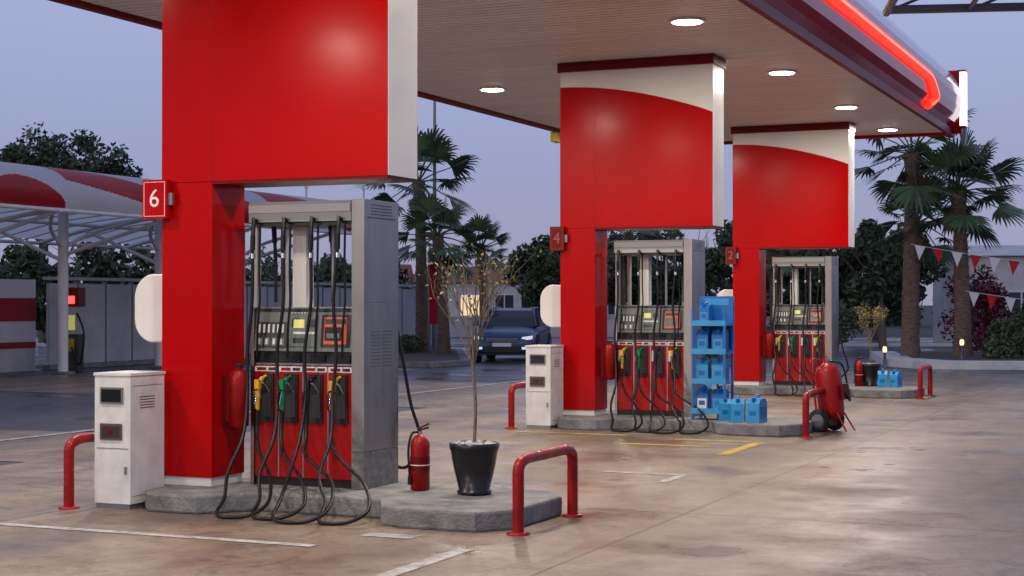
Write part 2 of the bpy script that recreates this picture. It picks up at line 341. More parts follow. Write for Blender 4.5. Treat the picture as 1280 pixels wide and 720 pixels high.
# ---------------------------------------------------------------- pump
def build_pump(seed=1):
    b=MB(); W=.95
    b.box(.03,W,.05,.55,0,.06,'black_plastic')
    b.box(.965,1.08,0,.59,.302,2.33,'stainless'); b.box(.965,1.08,0,.59,0,.298,'stainless_dirty')
    b.box(1.0805,1.083,.06,.53,2.18,2.19,'black_plastic')
    for k in range(4): b.box(1.081,1.083,.12,.47,2.21+k*.025,2.218+k*.025,'black_plastic')
    for k in range(11):
        for q in range(2): b.box(1.081,1.083,.12+q*.2,.27+q*.2,.98+k*.028,.986+k*.028,'dash_dark')
    b.box(1.0802,1.0815,.0,.59,1.5,1.503,'dash_dark')
    b.box(0,.05,.04,.10,1.46,2.16,'pump_grey'); b.box(0,.05,.49,.55,1.46,2.16,'pump_grey')
    b.box(-.005,.96,.0,.585,2.16,2.325,'pump_grey'); b.box(.0,.955,-.012,-.002,2.235,2.30,'label_white'); b.box(.02,.94,.03,.56,2.13,2.158,'dash_dark')  # dark strip below the header stands in for its shadow line
    b.box(.27,.40,.24,.36,1.46,2.13,'white_panel'); b.box(.62,.64,.28,.32,1.46,2.13,'steel_grey'); b.box(.80,.83,.45,.5,1.46,2.13,'pump_grey')
    b.box(-.005,.028,.03,.56,0,1.45,'stainless')
    b.prism([(.03,1.10),(.56,1.10),(.56,1.46),(.07,1.46)],'x',.03,.962,'dash_grey')
    def dz(z): return .03+(z-1.10)/.36*.04
    def plate(x0,x1,z0,z1,t,m):
        y0=dz(z0); y1=dz(z1); vs=[(x0,y0-t,z0),(x1,y0-t,z0),(x1,y1-t,z1),(x0,y1-t,z1),(x0,y0,z0),(x1,y0,z0),(x1,y1,z1),(x0,y1,z1)]
        b.add(vs,[(0,1,2,3),(7,6,5,4),(0,4,5,1),(2,6,7,3),(1,5,6,2),(0,3,7,4)],m)
    plate(.04,.95,1.425,1.45,.006,'black_plastic')
    plate(.05,.34,1.13,1.34,.008,'dash_dark')
    for k in range(6): plate(.065+k*.045,.083+k*.045,1.25,1.32,.011,'label_white')
    for k in range(4): plate(.06+k*.07,.108+k*.07,1.145,1.21,.011,'dash_grey'); plate(.07+k*.07,.09+k*.07,1.155,1.20,.014,'label_white')
    for i,x0 in enumerate((.36,.66)):
        plate(x0,x0+(.26 if i==0 else .27),1.14,1.40,.008,'dash_grey' if i==0 else 'dash_dark')
        plate(x0+.02,x0+.09,1.30,1.37,.012,'dash_dark')
    plate(.40,.50,1.29,1.36,.013,'lcd'); plate(.53,.60,1.30,1.36,.013,'dash_dark'); plate(.40,.60,1.24,1.26,.012,'label_white'); plate(.40,.52,1.17,1.21,.012,'dash_dark')
    plate(.69,.90,1.16,1.38,.014,'bezel_orange_glow'); plate(.70,.86,1.19,1.30,.018,'screen_black'); plate(.72,.84,1.21,1.25,.021,'dash_grey'); plate(.70,.89,1.325,1.365,.018,'dash_dark')
    for k in range(7): plate(.37+k*.03,.385+k*.03,1.41,1.418,.008,'label_white')
    b.box(.03,.96,.10,.54,.985,1.098,'dash_dark')
    b.box(.03,.96,.055,.098,.985,1.0,'steel_grey')
    for k in range(4): b.box(.06+k*.235,.20+k*.235,.085,.0995,1.01,1.07,'black_plastic')
    b.box(.032,.96,.06,.55,.06,.98,'pump_red')
    xs=[.03+.0075+k*.2325 for k in range(4)]; cols=['yellow_plastic','green_plastic','black_plastic','yellow_plastic']
    for k,x0 in enumerate(xs):
        b.box(x0,x0+.215,.03,.058,.07,.93,'pump_red')
        b.box(x0,x0+.215,.03,.058,.932,.975,'label_white'); b.box(x0+.02,x0+.11,.027,.029,.942,.966,'red_paint'); b.box(x0+.13,x0+.2,.027,.029,.942,.966,'dash_dark')
        b.box(x0+.216,x0+.2315,.035,.06,.07,.975,'stainless')
        b.box(x0+.055,x0+.185,.012,.029,.52,.915,'black_plastic')
        b.box(x0+.072,x0+.168,.006,.0115,.56,.90,'void_dark')
        b.box(x0+.012,x0+.045,.0265,.0295,.72,.86,'label_white')
        xc=x0+.10
        m=cols[k]
        P=catmull([(xc+.03,.0,.90),(xc+.01,-.045,.87),(xc-.005,-.075,.80),(xc,-.085,.72),(xc,-.09,.62)],5)
        b.tube(P,[.012]*4+[.020]*4+[.024]*8+[.019]*(len(P)-16),'black_plastic' if m=='black_plastic' else m,10)
        b.tube(catmull([(xc+.045,.01,.77),(xc+.035,-.03,.83),(xc+.01,-.06,.85)],4),.010,'chrome',8)
        b.box(xc-.021,xc+.021,-.105,-.06,.79,.87,m)
        b.tube(rounded([(xc,-.10,.79),(xc+.0,-.150,.78),(xc,-.150,.64),(xc,-.10,.62)],.03,4),.007,'black_plastic',6)
        b.tube([(xc,-.10,.76),(xc,-.13,.67)],.007,'chrome',6)
        b.tube([(xc,-.09,.62),(xc,-.09,.51)],.018,'black_plastic',8)
    hx=[.07,.36,.62,.87]
    gxs=[.42,.72,1.00,1.30]; rr=random.Random(5)
    for k in range(4):
        xc=xs[k]+.10; x=hx[k]
        b.tube([(x,.02,2.16),(x,-.04,2.19),(x,-.055,2.05)],.017,'black_plastic',8); b.tube([(x,-.055,2.05),(x,-.06,1.93)],.021,'black_rubber',8); b.tube([(x,-.056,1.90),(x+.002,-.058,1.86)],.022,'chrome',8)
        gx=gxs[k]; gy=-.92+rr.uniform(-.06,.05); lo=-.132; j=rr.uniform(-.07,.07); sw=rr.uniform(-.025,.025)
        P=[(x,-.06,1.95),(x-.012+sw,-.07,1.5),(x-.02-sw,-.08,1.1),(x-.01,-.12,.75),(x+.03+j*.5,-.27,.42),(x+.4*(gx-x)-.08,-.50,.16),(gx-.22+j,gy+.20,-.02),(gx-.17+j,gy+.02,lo+.02),(gx-.02,gy-.06,lo),(gx+.15,gy+.03,lo+.01),(gx+.20,gy+.22,-.04),(gx+.14-.25*(gx-xc),-.46,.12),(xc+.10+j,-.26,.28),(xc+.02,-.13,.42),(xc,-.09,.52)]
        b.tube(catmull(P,8),.0145,'black_rubber',8)
        P=[(x+.035,.0,2.13),(x+.04,-.02,1.75),(x+.052,-.03,1.52),(x+.035,-.035,1.30),(x+.02,-.02,1.05)]
        b.tube(catmull(P,6),.010,'black_rubber',6)
        b.tube([(x-.02,.3,2.13),(x-.01,.32,1.8),(x-.0,.3,1.5)],.015,'black_rubber',8)
        b.tube([(x-.02,.3,2.13),(x-.018,.31,2.0)],.022,'black_rubber',8)
    b.tube(catmull([(1.0,.63,1.5),(1.08,.68,1.0),(1.13,.72,.65),(1.20,.74,.42),(1.20,.78,.25),(1.0,.80,.1),(.8,.7,.3),(.8,.6,.6)],8),.0145,'black_rubber',8)
    return b
PX,PY=-7.27,11.27
pump=build_pump().obj('fuel_pump',loc=(PX,PY,.15),bevel=.004)
inst(pump,'fuel_pump',(PX,PY+8.88,.15)); inst(pump,'fuel_pump',(PX,PY+17.35,.15))

# ---------------------------------------------------------------- air / water cabinets
b=MB(); b.box(0,.35,0,.45,.04,1.06,'white_box'); b.box(.01,.34,.01,.44,0,.039,'steel_grey'); b.box(-.008,.358,-.008,.458,1.062,1.085,'white_box')
b.box(.06,.28,-.012,-.001,.84,.97,'dash_grey'); b.box(.075,.265,-.016,-.0125,.855,.955,'screen_black')
b.box(.06,.27,-.012,-.001,.55,.68,'bronze'); b.box(.08,.25,-.015,-.0125,.57,.66,'dash_dark'); b.lathe([(.024,0),(.024,.003)],(.16,-.0155,.615),'red_dark',16,T=Matrix.Rotation(R(90),3,'X'))
b.box(.02,.33,-.004,-.001,.48,.485,'steel_grey'); b.box(.30,.315,-.015,-.001,.28,.34,'steel_grey'); b.box(.3505,.3525,.03,.42,.10,.104,'steel_grey'); b.box(.3505,.3525,.03,.42,.98,.984,'steel_grey')
for k in range(5): b.box(.3505,.3525,.12,.32,.80+k*.022,.806+k*.022,'dash_dark')
wb=b.obj('air_water_service_cabinet',loc=(-8.22,10.48,0),bevel=.015); inst(wb,'air_water_service_cabinet',(-8.22,10.48+8.88,0))

# ---------------------------------------------------------------- hoops
def hoop(x,y0,y1,h=.50):
    b=MB(); L=y1-y0
    b.tube(rounded([(0,0,0),(0,0,h-.04),(0,L*.12,h),(0,L*.88,h),(0,L,h-.04),(0,L,0)],.09,6),.042,'red_paint',14)
    for y in (0,L): b.lathe([(.085,.0),(.085,.012),(.05,.02)],(0,y,0),'red_paint',16)
    return b.obj('red_pipe_guard_rail',loc=(x,y0,0))
for d in OFF:
    hoop(-4.5,10.46+d,11.52+d,.53)
for d in OFF[:2]: hoop(-8.37,10.35+d,11.35+d,.55)

# ---------------------------------------------------------------- extinguishers
def ext():
    b=MB(); b.lathe([(.06,0),(.078,.012),(.078,.36),(.07,.40),(.045,.43),(.02,.445)],(0,0,0),'red_paint',24)
    b.cyl((0,0,.44),(0,0,.47),.018,'chrome'); b.tube([(-.02,0,.475),(.07,0,.50)],.009,'black_plastic',6); b.tube([(-.02,0,.49),(.075,0,.53)],.009,'red_dark',6)
    b.tube(catmull([(-.02,0,.465),(-.07,-.01,.45),(-.10,-.02,.33),(-.09,-.02,.12)],6),.010,'black_rubber',8); b.cyl((-.09,-.02,.12),(-.088,-.02,.05),.014,'black_plastic',10,.02)
    b.lathe([(.0795,.16),(.0795,.27)],(0,0,0),'red_dark',24); b.lathe([(.0802,.20),(.0802,.208)],(0,0,0),'label_white',24)
    return b
e=ext().obj('fire_extinguisher',loc=(-5.78,11.45,.15)); e.rotation_euler[2]=R(40)
inst(e,'fire_extinguisher',(-5.75,11.45+17.4,.15))
for d in OFF:
    b=MB(); b.lathe([(.05,0),(.082,.02),(.085,.40),(.075,.46),(.03,.49)],(0,0,0),'red_paint',24); b.box(-.13,-.06,-.06,.06,.05,.42,'red_dark'); b.box(-.02,.03,-.03,.03,.48,.52,'black_plastic')
    b.obj('wall_fire_extinguisher',loc=(-7.31,11.18+d,.62))
b=MB(); T=Matrix.Rotation(R(-6),3,'X')
b.lathe([(.05,.16),(.15,.20),(.165,.26),(.165,.74),(.14,.82),(.06,.87),(.03,.89)],(0,0,0),'red_paint',28,T=T)
b.cyl((0,.09,.87),(0,.09,.93),.03,'chrome')
for s_ in (-1,1):
    b.tube(rounded([(s_*.13,.16,.17),(s_*.13,.24,.75),(s_*.13,.26,.9),(0,.27,.92)],.06),.014,'red_paint',8)
    b.lathe([(.10,-.03),(.135,-.028),(.15,0),(.135,.028),(.10,.03)],(s_*.21,.10,.15),'tyre',24,T=Matrix.Rotation(R(90),3,'Y')); b.lathe([(.085,-.033),(.085,.033)],(s_*.21,.10,.15),'alloy',18,T=Matrix.Rotation(R(90),3,'Y'))
    b.tube([(s_*.09,-.10,.25),(s_*.12,-.24,.02)],.012,'red_paint',8)
b.cyl((-.22,.10,.15),(.22,.10,.15),.015,'steel_grey')
b.tube(catmull([(0,.08,.90),(.12,-.05,.86),(.19,-.1,.6),(.12,-.17,.4),(0,-.18,.5)],6),.013,'black_rubber',8)
b.box(-.08,.08,-.168,-.150,.42,.62,'red_dark')
we=b.obj('wheeled_fire_extinguisher',loc=(-4.38,20.35,0),rot=R(75))

# ---------------------------------------------------------------- potted trees
def branch(b,p,d,L,r,depth,rnd,tips,m='bark',spread=.5,kids=3):
    pts=[p]; rs=[r]; q=p.copy(); dd=d.copy()
    for k in range(4):
        dd=(dd+Vector((rnd.uniform(-1,1),rnd.uniform(-1,1),rnd.uniform(-.3,.6)))*.13).normalized(); q=q+dd*L/4; pts.append(q.copy()); rs.append(r*(1-.13*(k+1)))
    b.tube(pts,rs,m,7 if depth>2 else 5,False); tips.append(q)
    if depth<=0: return
    for k in range(kids):
        a=rnd.uniform(0,6.28); o=dd.orthogonal().normalized(); o=Matrix.Rotation(a,3,dd)@o
        nd=(dd+o*rnd.uniform(.4,1)*spread+Vector((0,0,.25))).normalized(); st=pts[rnd.choice([2,3,4])]
        branch(b,st,nd,L*rnd.uniform(.55,.85),r*.5,depth-1,rnd,tips,m,spread,kids)
def leaves(b,pts,sizes,m,rnd,aspect=.55):
    vs=[];fs=[]
    for p,s in zip(pts,sizes):
        u=Vector((rnd.gauss(0,1),rnd.gauss(0,1),rnd.gauss(0,1))).normalized(); w=u.orthogonal().normalized(); w=Matrix.Rotation(rnd.uniform(0,6.28),3,u)@w; t=u.cross(w)
        o=len(vs); vs+= [p-w*s,p+t*s*aspect,p+w*s,p-t*s*aspect]; fs.append((o,o+1,o+2,o+3))
    b.add(vs,fs,m)
def potted(seed,hh,leafn,m,L0=.42,thick=.0125,up=1.5):
    rnd=random.Random(seed); b=MB()
    b.lathe([(.125,0),(.135,.01),(.135,.03),(.120,.035),(.165,.22),(.185,.34),(.195,.36),(.197,.40),(.18,.405),(.175,.36)],(0,0,0),'pot_black',32)
    b.lathe([(.176,.365),(.12,.385),(.02,.395)],(0,0,0),'pebbles',20)
    for k in range(90):
        a=rnd.uniform(0,6.28); r=.165*math.sqrt(rnd.random()); c=Vector((r*math.cos(a),r*math.sin(a),.395)); s=rnd.uniform(.012,.020)
        b.lathe([(s*.5,-s*.6),(s,0),(s*.5,s*.6)],c,'pebbles',6)
    P=[Vector((0,0,.37)),Vector((.01,0,.7)),Vector((-.012,.0,1.0)),Vector((-.005,0,hh))]
    b.tube(catmull(P,5),thick,'bark',8); tips=[]
    for k in range(10):
        a=k*.785+rnd.uniform(-.3,.3); z=hh-.02-rnd.uniform(0,.18)
        branch(b,Vector((-.005,0,z)),Vector((math.cos(a)*.5,math.sin(a)*.5,up)).normalized(),L0,.009,2,rnd,tips,'bark',.5,3)
    pts=[t+Vector((rnd.gauss(0,.03),rnd.gauss(0,.03),rnd.gauss(0,.03))) for t in tips for _ in range(leafn)]
    leaves(b,pts,[rnd.uniform(.010,.022) for _ in pts],m,rnd)
    return b
potted(5,1.15,2,'leaf_yellow',.43,.014).obj('potted_tree',loc=(-5.27,11.38,.15))
potted(9,.95,7,'leaf_yellow',.3,.014,1.0).obj('potted_tree',loc=(-5.58,29.0,.15))

# ---------------------------------------------------------------- blue rack + canisters
def canister(b,x,y,z,s=1,m='blue_plastic'):
    w,d,h=.085*s,.13*s,.30*s
    b.prism([(y-d,z),(y+d,z),(y+d,z+h*.82),(y+d*.55,z+h),(y-d*.5,z+h),(y-d,z+h*.8)],'x',x-w,x+w,m)
    b.cyl((x,y-d*.72,z+h*.85),(x,y-d*.85,z+h*1.04),.026*s,'blue_plastic',10)
    b.tube(rounded([(x,y-d*.3,z+h),(x,y-d*.3,z+h*1.12),(x,y+d*.5,z+h*1.12),(x,y+d*.5,z+h)],.03),.012*s,m,8)
    b.box(x+w,x+w+.002,y-d*.7,y+d*.7,z+h*.15,z+h*.65,'blue_plastic'); b.box(x-w*.75,x+w*.75,y-d-.002,y-d,z+h*.15,z+h*.6,'label_white' if int(x*31+z*17)%3==1 else 'blue_light'); b.box(x-w*.5,x+w*.5,y-d-.004,y-d-.0025,z+h*.3,z+h*.5,'blue_plastic')
b=MB()
for x in (0,.42):
    for y in (0,.36): b.box(x-.015,x+.015,y-.015,y+.015,0,1.5 if y>.1 else 1.42,'blue_plastic')
for i,z in enumerate((.08,.46,.84,1.2)):
    b.box(-.014,.434,-.013,.373,z,z+.02,'blue_plastic'); b.box(-.018,.438,-.020,-.0155,z+.0,z+.07,'blue_light')
    if i<3:
        for x in (.10,.31): canister(b,x,.19,z+.021,.95,'blue_plastic' if (i+int(x*10))%2 else 'blue_light')
b.box(.02,.40,.05,.33,1.221,1.23,'blue_light'); canister(b,.12,.19,1.232,.8); b.box(-.02,.44,.376,.386,.9,1.58,'blue_plastic'); b.box(.05,.37,.370,.3755,1.46,1.55,'blue_light')
b.obj('blue_canister_rack',loc=(-6.05,19.72,.15),bevel=.006)
def cans(name,loc,lst,rot=0):
    b=MB()
    for (x,y,z,s) in lst: canister(b,x,y,z,s,'blue_light')
    return b.obj(name,loc=loc,rot=rot,bevel=.008)
cans('blue_canister',(-5.42,19.62,.15),[(0,0,0,.95)],R(10)); cans('blue_canister',(-5.18,19.60,.15),[(0,0,0,1)],R(-8)); cans('blue_canister',(-5.66,19.80,.15),[(0,0,0,.9)],R(25))
cans('blue_canister',(-5.30,28.7,.15),[(0,0,0,.95)],R(10)); cans('blue_canister',(-5.08,28.75,.15),[(0,0,0,.9)],R(-12)); cans('blue_canister',(-8.25,27.75,0),[(0,0,0,.95)],R(20))

# ---------------------------------------------------------------- foliage generators
def crown(b,C,rad,n,size,m,seed,clumps=26,cl=.30):
    rng=np.random.default_rng(seed); C=np.array(C,float); rad=np.array(rad,float)
    cc=rng.normal(size=(clumps,3)); cc/=np.linalg.norm(cc,axis=1)[:,None]; cc*= (rng.uniform(.25,1,clumps)**.6)[:,None]; cc=cc*rad*rng.uniform(.75,1.08,(clumps,1))
    k=rng.integers(0,clumps,n); cr=rng.uniform(.55,1.25,clumps)*cl
    d=rng.normal(size=(n,3)); d/=np.linalg.norm(d,axis=1)[:,None]; d*= (rng.uniform(0,1,n)**.45)[:,None]
    P=C+cc[k]+d*cr[k][:,None]*rad
    u=rng.normal(size=(n,3)); u/=np.linalg.norm(u,axis=1)[:,None]; v=rng.normal(size=(n,3)); v-=u*(u*v).sum(1)[:,None]; v/=np.linalg.norm(v,axis=1)[:,None]
    s=(size*rng.uniform(.5,1.3,n))[:,None]
    V=np.stack([P-u*s,P+v*s*.5,P+u*s,P-v*s*.5],1).reshape(-1,3)
    o=len(b.v); b.v+=V.tolist(); b.f+=[[o+4*i,o+4*i+1,o+4*i+2,o+4*i+3] for i in range(n)]; mi=b.mi(m); b.m+=[mi]*n; b.sm+=[False]*n
def tree(name,base,h,rad,m,seed,n=9000,size=.12,trunk=.16,cz=.62,clumps=26):
    rnd=random.Random(seed); b=MB(); tips=[]
    top=Vector((rnd.uniform(-.3,.3),rnd.uniform(-.3,.3),h*cz)); b.tube(catmull([(0,0,-.05),(rnd.uniform(-.1,.1),.05,h*.25),top*.8,top],4),[trunk*(1-.045*i) for i in range(13)],'bark',10)
    for k in range(7):
        a=k*.9+rnd.uniform(-.3,.3); branch(b,Vector((top.x*.6,top.y*.6,h*rnd.uniform(.25,.5))),Vector((math.cos(a),math.sin(a),.8)).normalized(),rad[0]*.75,trunk*.45,2,rnd,tips,'bark',.6,2)
    crown(b,(top.x,top.y,h-rad[2]),rad,n,size,m,seed,clumps)
    return b.obj(name,loc=base)
def palm(name,base,h,rad,tr,seed,nf=30,rot=0):
    rnd=random.Random(seed); b=MB(); lean=Vector((rnd.uniform(-.25,.25),rnd.uniform(-.2,.2),0))
    zs=np.linspace(0,h,46); pts=[];rs=[]
    for i,z in enumerate(zs):
        t=z/h; pts.append(Vector((0,0,z))+lean*t*t); rs.append(tr*(1.18-.42*t if t<.85 else .83+.3*(t-.85)/.15)*(1+.05*((i%2)*2-1))+ (tr*.35*math.exp(-z*3)))
    b.tube(pts,rs,'palm_bark',14)
    for k in range(150):
        z=h*rnd.uniform(.45,1); t=z/h; a=rnd.uniform(0,6.28); c=Vector((0,0,z))+lean*t*t; o=Vector((math.cos(a),math.sin(a),0)); w=Vector((-o.y,o.x,0))*.03
        b.add([c+o*tr*.8-w,c+o*tr*.8+w,c+o*tr*1.25+Vector((0,0,.13))],[(0,1,2)],'palm_bark')
    C=pts[-1]
    def frond(az,el,L,m,droop):
        d=Vector((math.cos(az)*math.cos(el),math.sin(az)*math.cos(el),math.sin(el))); s_=Vector((-math.sin(az),math.cos(az),0)); up=s_.cross(d)*-1
        if up.z<0: up=-up
        roll=rnd.uniform(-.5,.5); Mr=Matrix.Rotation(roll,3,d); s_=Mr@s_; up=Mr@up
        pl=L*.52; hub=C+d*pl+Vector((0,0,-pl*.10)); b.tube([C,C+d*pl*.5+Vector((0,0,-.01)),hub],[.026,.020,.015],m,5,False)
        d2=(d+Vector((0,0,-.15*droop))).normalized(); nb=20
        for i in range(nb):
            a=R(-88+176*i/(nb-1))+rnd.uniform(-.03,.03); bl=L*.50*(1-.30*abs(a)/1.6)*rnd.uniform(.90,1.06)
            dr=(d2*math.cos(a)+s_*math.sin(a)+up*.10*math.cos(2*a)).normalized(); w=dr.cross(up); w=w.normalized()*L*.019 if w.length>1e-4 else s_*L*.019
            p1=hub+dr*bl*.55; p2=hub+dr*bl*.82+Vector((0,0,-bl*.06*droop)); p3=hub+dr*bl*.98+Vector((0,0,-bl*.18*droop))
            b.add([hub,p1-w*1.2,p1+w*1.2,p2-w*.7,p2+w*.7,p3],[(0,1,2),(1,3,4,2),(3,5,4)],m)
    for k in range(nf):
        el=R(78-120*((k+.5)/nf)**1.0)+rnd.uniform(-.12,.12); frond(k*2.39996+rnd.uniform(-.25,.25),el,rad*rnd.uniform(.8,1.12),'palm_leaf',1.0 if el>0 else .6)
    for k in range(9): frond(rnd.uniform(0,6.28),R(rnd.uniform(-85,-62)),rad*rnd.uniform(.36,.55),'palm_dead',.2)
    return b.obj(name,loc=base,rot=rot)
palm('palm_tree',F(-2.75,49),5.35,2.0,.18,3,22)
palm('palm_tree',F(-2.0,47),3.6,1.6,.16,4,22)
palm('palm_tree',F(-.95,56),3.5,1.6,.16,14,22)
palm('palm_tree',F(10.7,43),5.65,2.1,.21,5,24)
palm('palm_tree',F(11.25,45),3.9,1.7,.17,6,20)
palm('palm_tree',F(12.0,42.6),4.6,2.05,.21,8,26)
palm('palm_tree',F(9.9,60),3.4,1.5,.2,18,20)
palm('palm_tree',F(3.9,56),4.0,1.6,.16,24,22)

def bed(name,pts,h=.14,kerb='kerb_concrete'):
    P=[F(*p) for p in pts]; b=MB(); b.prism([(p.x,p.y) for p in P],'z',-.01,h,kerb)
    c=sum(P,Vector((0,0,0)))/len(P); Q=[c+(p-c)*.94 for p in P]; b.add([(q.x,q.y,h+.006) for q in Q],[tuple(range(len(Q)))],'soil'); return b.obj(name,bevel=.02)
bed('planting_bed',[(-9,47),(-9.5,44.8),(-2.0,40.5),(-1.1,42),(-1.6,52),(-9,52)])
bed('planting_bed',[(9.6,41.2),(10.2,39.4),(30,36),(34,38),(34,46),(10.5,47)],.22,'kerb_white')
def bush(name,r,d,w,dep,h,m,seed,n=5000,size=.07,z=.1):
    b=MB(); crown(b,(0,0,h*.45),(w,dep,h*.55),n,size,m,seed,22,.34)
    for k in range(6): a=k*1.05; b.tube([(0,0,0),(math.cos(a)*w*.6,math.sin(a)*dep*.6,h*.6)],.02,'bark',5)
    p=F(r,d); return b.obj(name,loc=(p.x,p.y,z))
bush('hedge_bush',12.9,41,1.0,.8,1.3,'leaf_dark',31,4000)
bush('hedge_bush',14.3,42,1.3,.9,1.45,'leaf_dark',32,5000)
bush('flowering_bush',14.1,48,1.3,1.2,2.5,'leaf_magenta',33,6000,.08)
bush('hedge_bush',16.2,50,1.0,1.0,1.7,'leaf_dark',34,4000,.09)
bush('hedge_bush',-5.2,46,1.2,.8,.8,'leaf_dark',35,3500)
bush('hedge_bush',-3.4,48,1.0,.8,.6,'leaf_dark',36,2500)
bush('hedge_bush',6.2,50,3.0,.9,1.2,'leaf_dark',37,6000)
bush('hedge_bush',10.2,52,1.8,.9,1.5,'leaf_dark',38,4000)

for i,(r,d,h,rx,n) in enumerate([(1.3,62,4.7,1.6,8000),(6.2,66,4.9,2.3,8000),(8.8,64,5.0,2.3,8000),(3.6,68,4.8,2.2,8000),(11.5,62,4.2,2.0,6000),(13.9,60,4.9,2.3,8000),(15.9,70,4.4,2.0,6000),(-7.4,68,3.8,1.7,5000)]):
    tree('pine_tree' if i%2 else 'broadleaf_tree',F(r,d),h,(rx,rx*.9,h*.40),'leaf_pine' if i%2 else 'leaf_dark',50+i,n,.15)
tree('broadleaf_tree',F(-17.9,61),8.6,(1.7,1.9,2.1),'leaf_dark',71,7000,.12,clumps=34)
tree('broadleaf_tree',F(-15.9,62),8.1,(1.9,2.0,1.9),'leaf_dark',72,6000,.12,clumps=34)
tree('broadleaf_tree',F(-20.5,58),7.3,(2.0,2.0,2.2),'leaf_dark',73,5000,.12)
b=MB(); rnd=random.Random(3)
for k in range(26): crown(b,(-29.5+rnd.uniform(-.5,.5),24+k*1.3,1.9),(1.2,1.1,1.5),1000,.14,'leaf_dark',100+k,10,.4)
b.obj('tall_hedge')
b=MB()
for k in range(52):
    p=F(-60+k*2.9,rnd.uniform(100,125)); h=rnd.uniform(2.4,4.6); crown(b,(p.x,p.y,h*.5),(2.6,2.6,h*.62),600,.36,'leaf_far',200+k,12,.4)
b.obj('distant_tree_line')

# ---------------------------------------------------------------- left shelter (car-wash)
b=MB(); X0=-21.3; YA,YB=21.0,38.4; ny=420; pr=[(X0-.0,3.55),(X0+.10,3.72),(X0+.12,3.92),(X0+.02,4.12),(X0-.22,4.30),(X0-.6,4.42),(X0-1.2,4.50),(X0-2.4,4.52)]
pr=[(p.x,p.z) for p in catmull([(x,0,z) for x,z in pr],10)]; n=len(pr)
vs=[(p[0],YA+(YB-YA)*j/ny,p[1]) for j in range(ny+1) for p in pr]
k0=b.mi('cover_red'); k1=b.mi('cover_white'); o=len(b.v); b.v+=vs
for j in range(ny):
    for i in range(n-1):
        yy=YA+(YB-YA)*(j+.5)/ny; z=.5*(pr[i][1]+pr[i+1][1]); t=(z-3.55)/.97
        ph=((yy-18.6)/7.6)%1.0
        up=1.0-(ph/.55)**2*.75 if ph<.55 else -1
        lo=.62-1.1*(ph) if ph<.55 else 2
        red=(ph<.55 and t<up and t>max(lo,-1) ) or (ph>.62 and t< .62*math.sin(math.pi*(ph-.62)/.38)**.7 )
        b.f.append([o+j*n+i,o+j*n+i+1,o+(j+1)*n+i+1,o+(j+1)*n+i]); b.m.append(k0 if red else k1); b.sm.append(True)
for j in range(5):
    y=YA+1.3+j*3.7
    b.tube(catmull([(X0+.02,y,3.5),(-22.6,y,3.72),(-24.2,y,3.78),(-26,y,3.6),(-28,y,3.2)],5),.05,'tube_white',8)
    b.tube([(X0+.05,y,3.52),(-24.15,y,2.75)],.045,'tube_white',8)
    b.tube([(-24.2,y,0),(-24.2,y,3.75)],.12,'tube_white',12); b.box(-24.4,-24.0,y-.2,y+.2,0,.06,'kerb_concrete')
    b.tube([(-24.2,y,2.6),(-26.5,y,3.5)],.045,'tube_white',8)
    b.tube(catmull([(-24.2,y,2.9),(-23.9,y+.8,3.3),(-23.0,y+1.8,3.68)],4),.045,'tube_white',6); b.tube(catmull([(-24.2,y,2.9),(-23.9,y-.8,3.3),(-23.0,y-1.8,3.68)],4),.045,'tube_white',6)
for x,z in ((X0,3.52),(-22.7,3.70),(-24.2,3.80),(-26.0,3.60),(-28,3.2)): b.tube([(x,YA,z),(x,YB,z)],.045,'tube_white',8)
y=YA+.6
while y<YB:
    b.tube([(X0+.02,y,3.53),(-22.7,y,3.74),(-24.2,y,3.82),(-26,y,3.64),(-28,y,3.23)],.018,'tube_white',6,False); y+=.92
sv=[(x,y,z+.06) for y in (YA,YB) for x,z in ((X0-.02,3.54),(-22.7,3.76),(-24.2,3.84),(-26,3.66),(-28.1,3.25))]
b.add(sv,[(i,i+1,i+6,i+5) for i in range(4)],'cover_white')
b.obj('car_wash_shelter')
b=MB()
for j in range(20):
    y=31.4+j*1.1; b.box(-26.1,-26.0,y,y+1.07,.12,2.12,'wall_grey')
    b.box(-26.12,-25.97,y+1.072,y+1.098,0,2.2,'steel_grey')
b.box(-26.14,-25.95,31.3,53.5,2.2,2.28,'wall_grey'); b.box(-26.15,-25.9,31.3,53.5,0,.11,'kerb_concrete')
b.obj('partition_wall',bevel=.01)
b=MB(); b.box(-26.2,-26.0,22,30.9,0,.55,'wall_grey'); b.box(-26.2,-25.99,22,30.9,.553,.70,'cover_red'); b.box(-26.2,-26.0,22,30.9,.703,1.2,'fascia_white'); b.box(-26.2,-25.98,22,30.9,1.203,1.75,'cover_red'); b.box(-26.2,-26.0,22,30.9,1.753,2.2,'fascia_white'); b.obj('striped_wall')
b=MB(); b.box(-.22,.22,-.22,.22,0,.9,'dash_dark'); b.box(-.2,.2,-.2,.2,.903,1.55,'pump_grey'); b.box(-.25,.25,-.25,.25,1.553,2.0,'red_dark'); b.box(-.12,.16,-.262,-.2505,1.62,1.80,'red_lamp'); b.box(-.15,.15,-.222,-.2005,1.0,1.35,'lcd'); b.box(-.14,.14,-.242,-.2225,.5,.8,'line_yellow'); b.tube(catmull([(.2,-.2,1.4),(.4,-.3,.9),(.3,-.3,.2),(.1,-.28,.6)],6),.025,'black_rubber',8)
b.obj('vacuum_machine',loc=(-24.6,30.5,0),rot=R(20),bevel=.01)

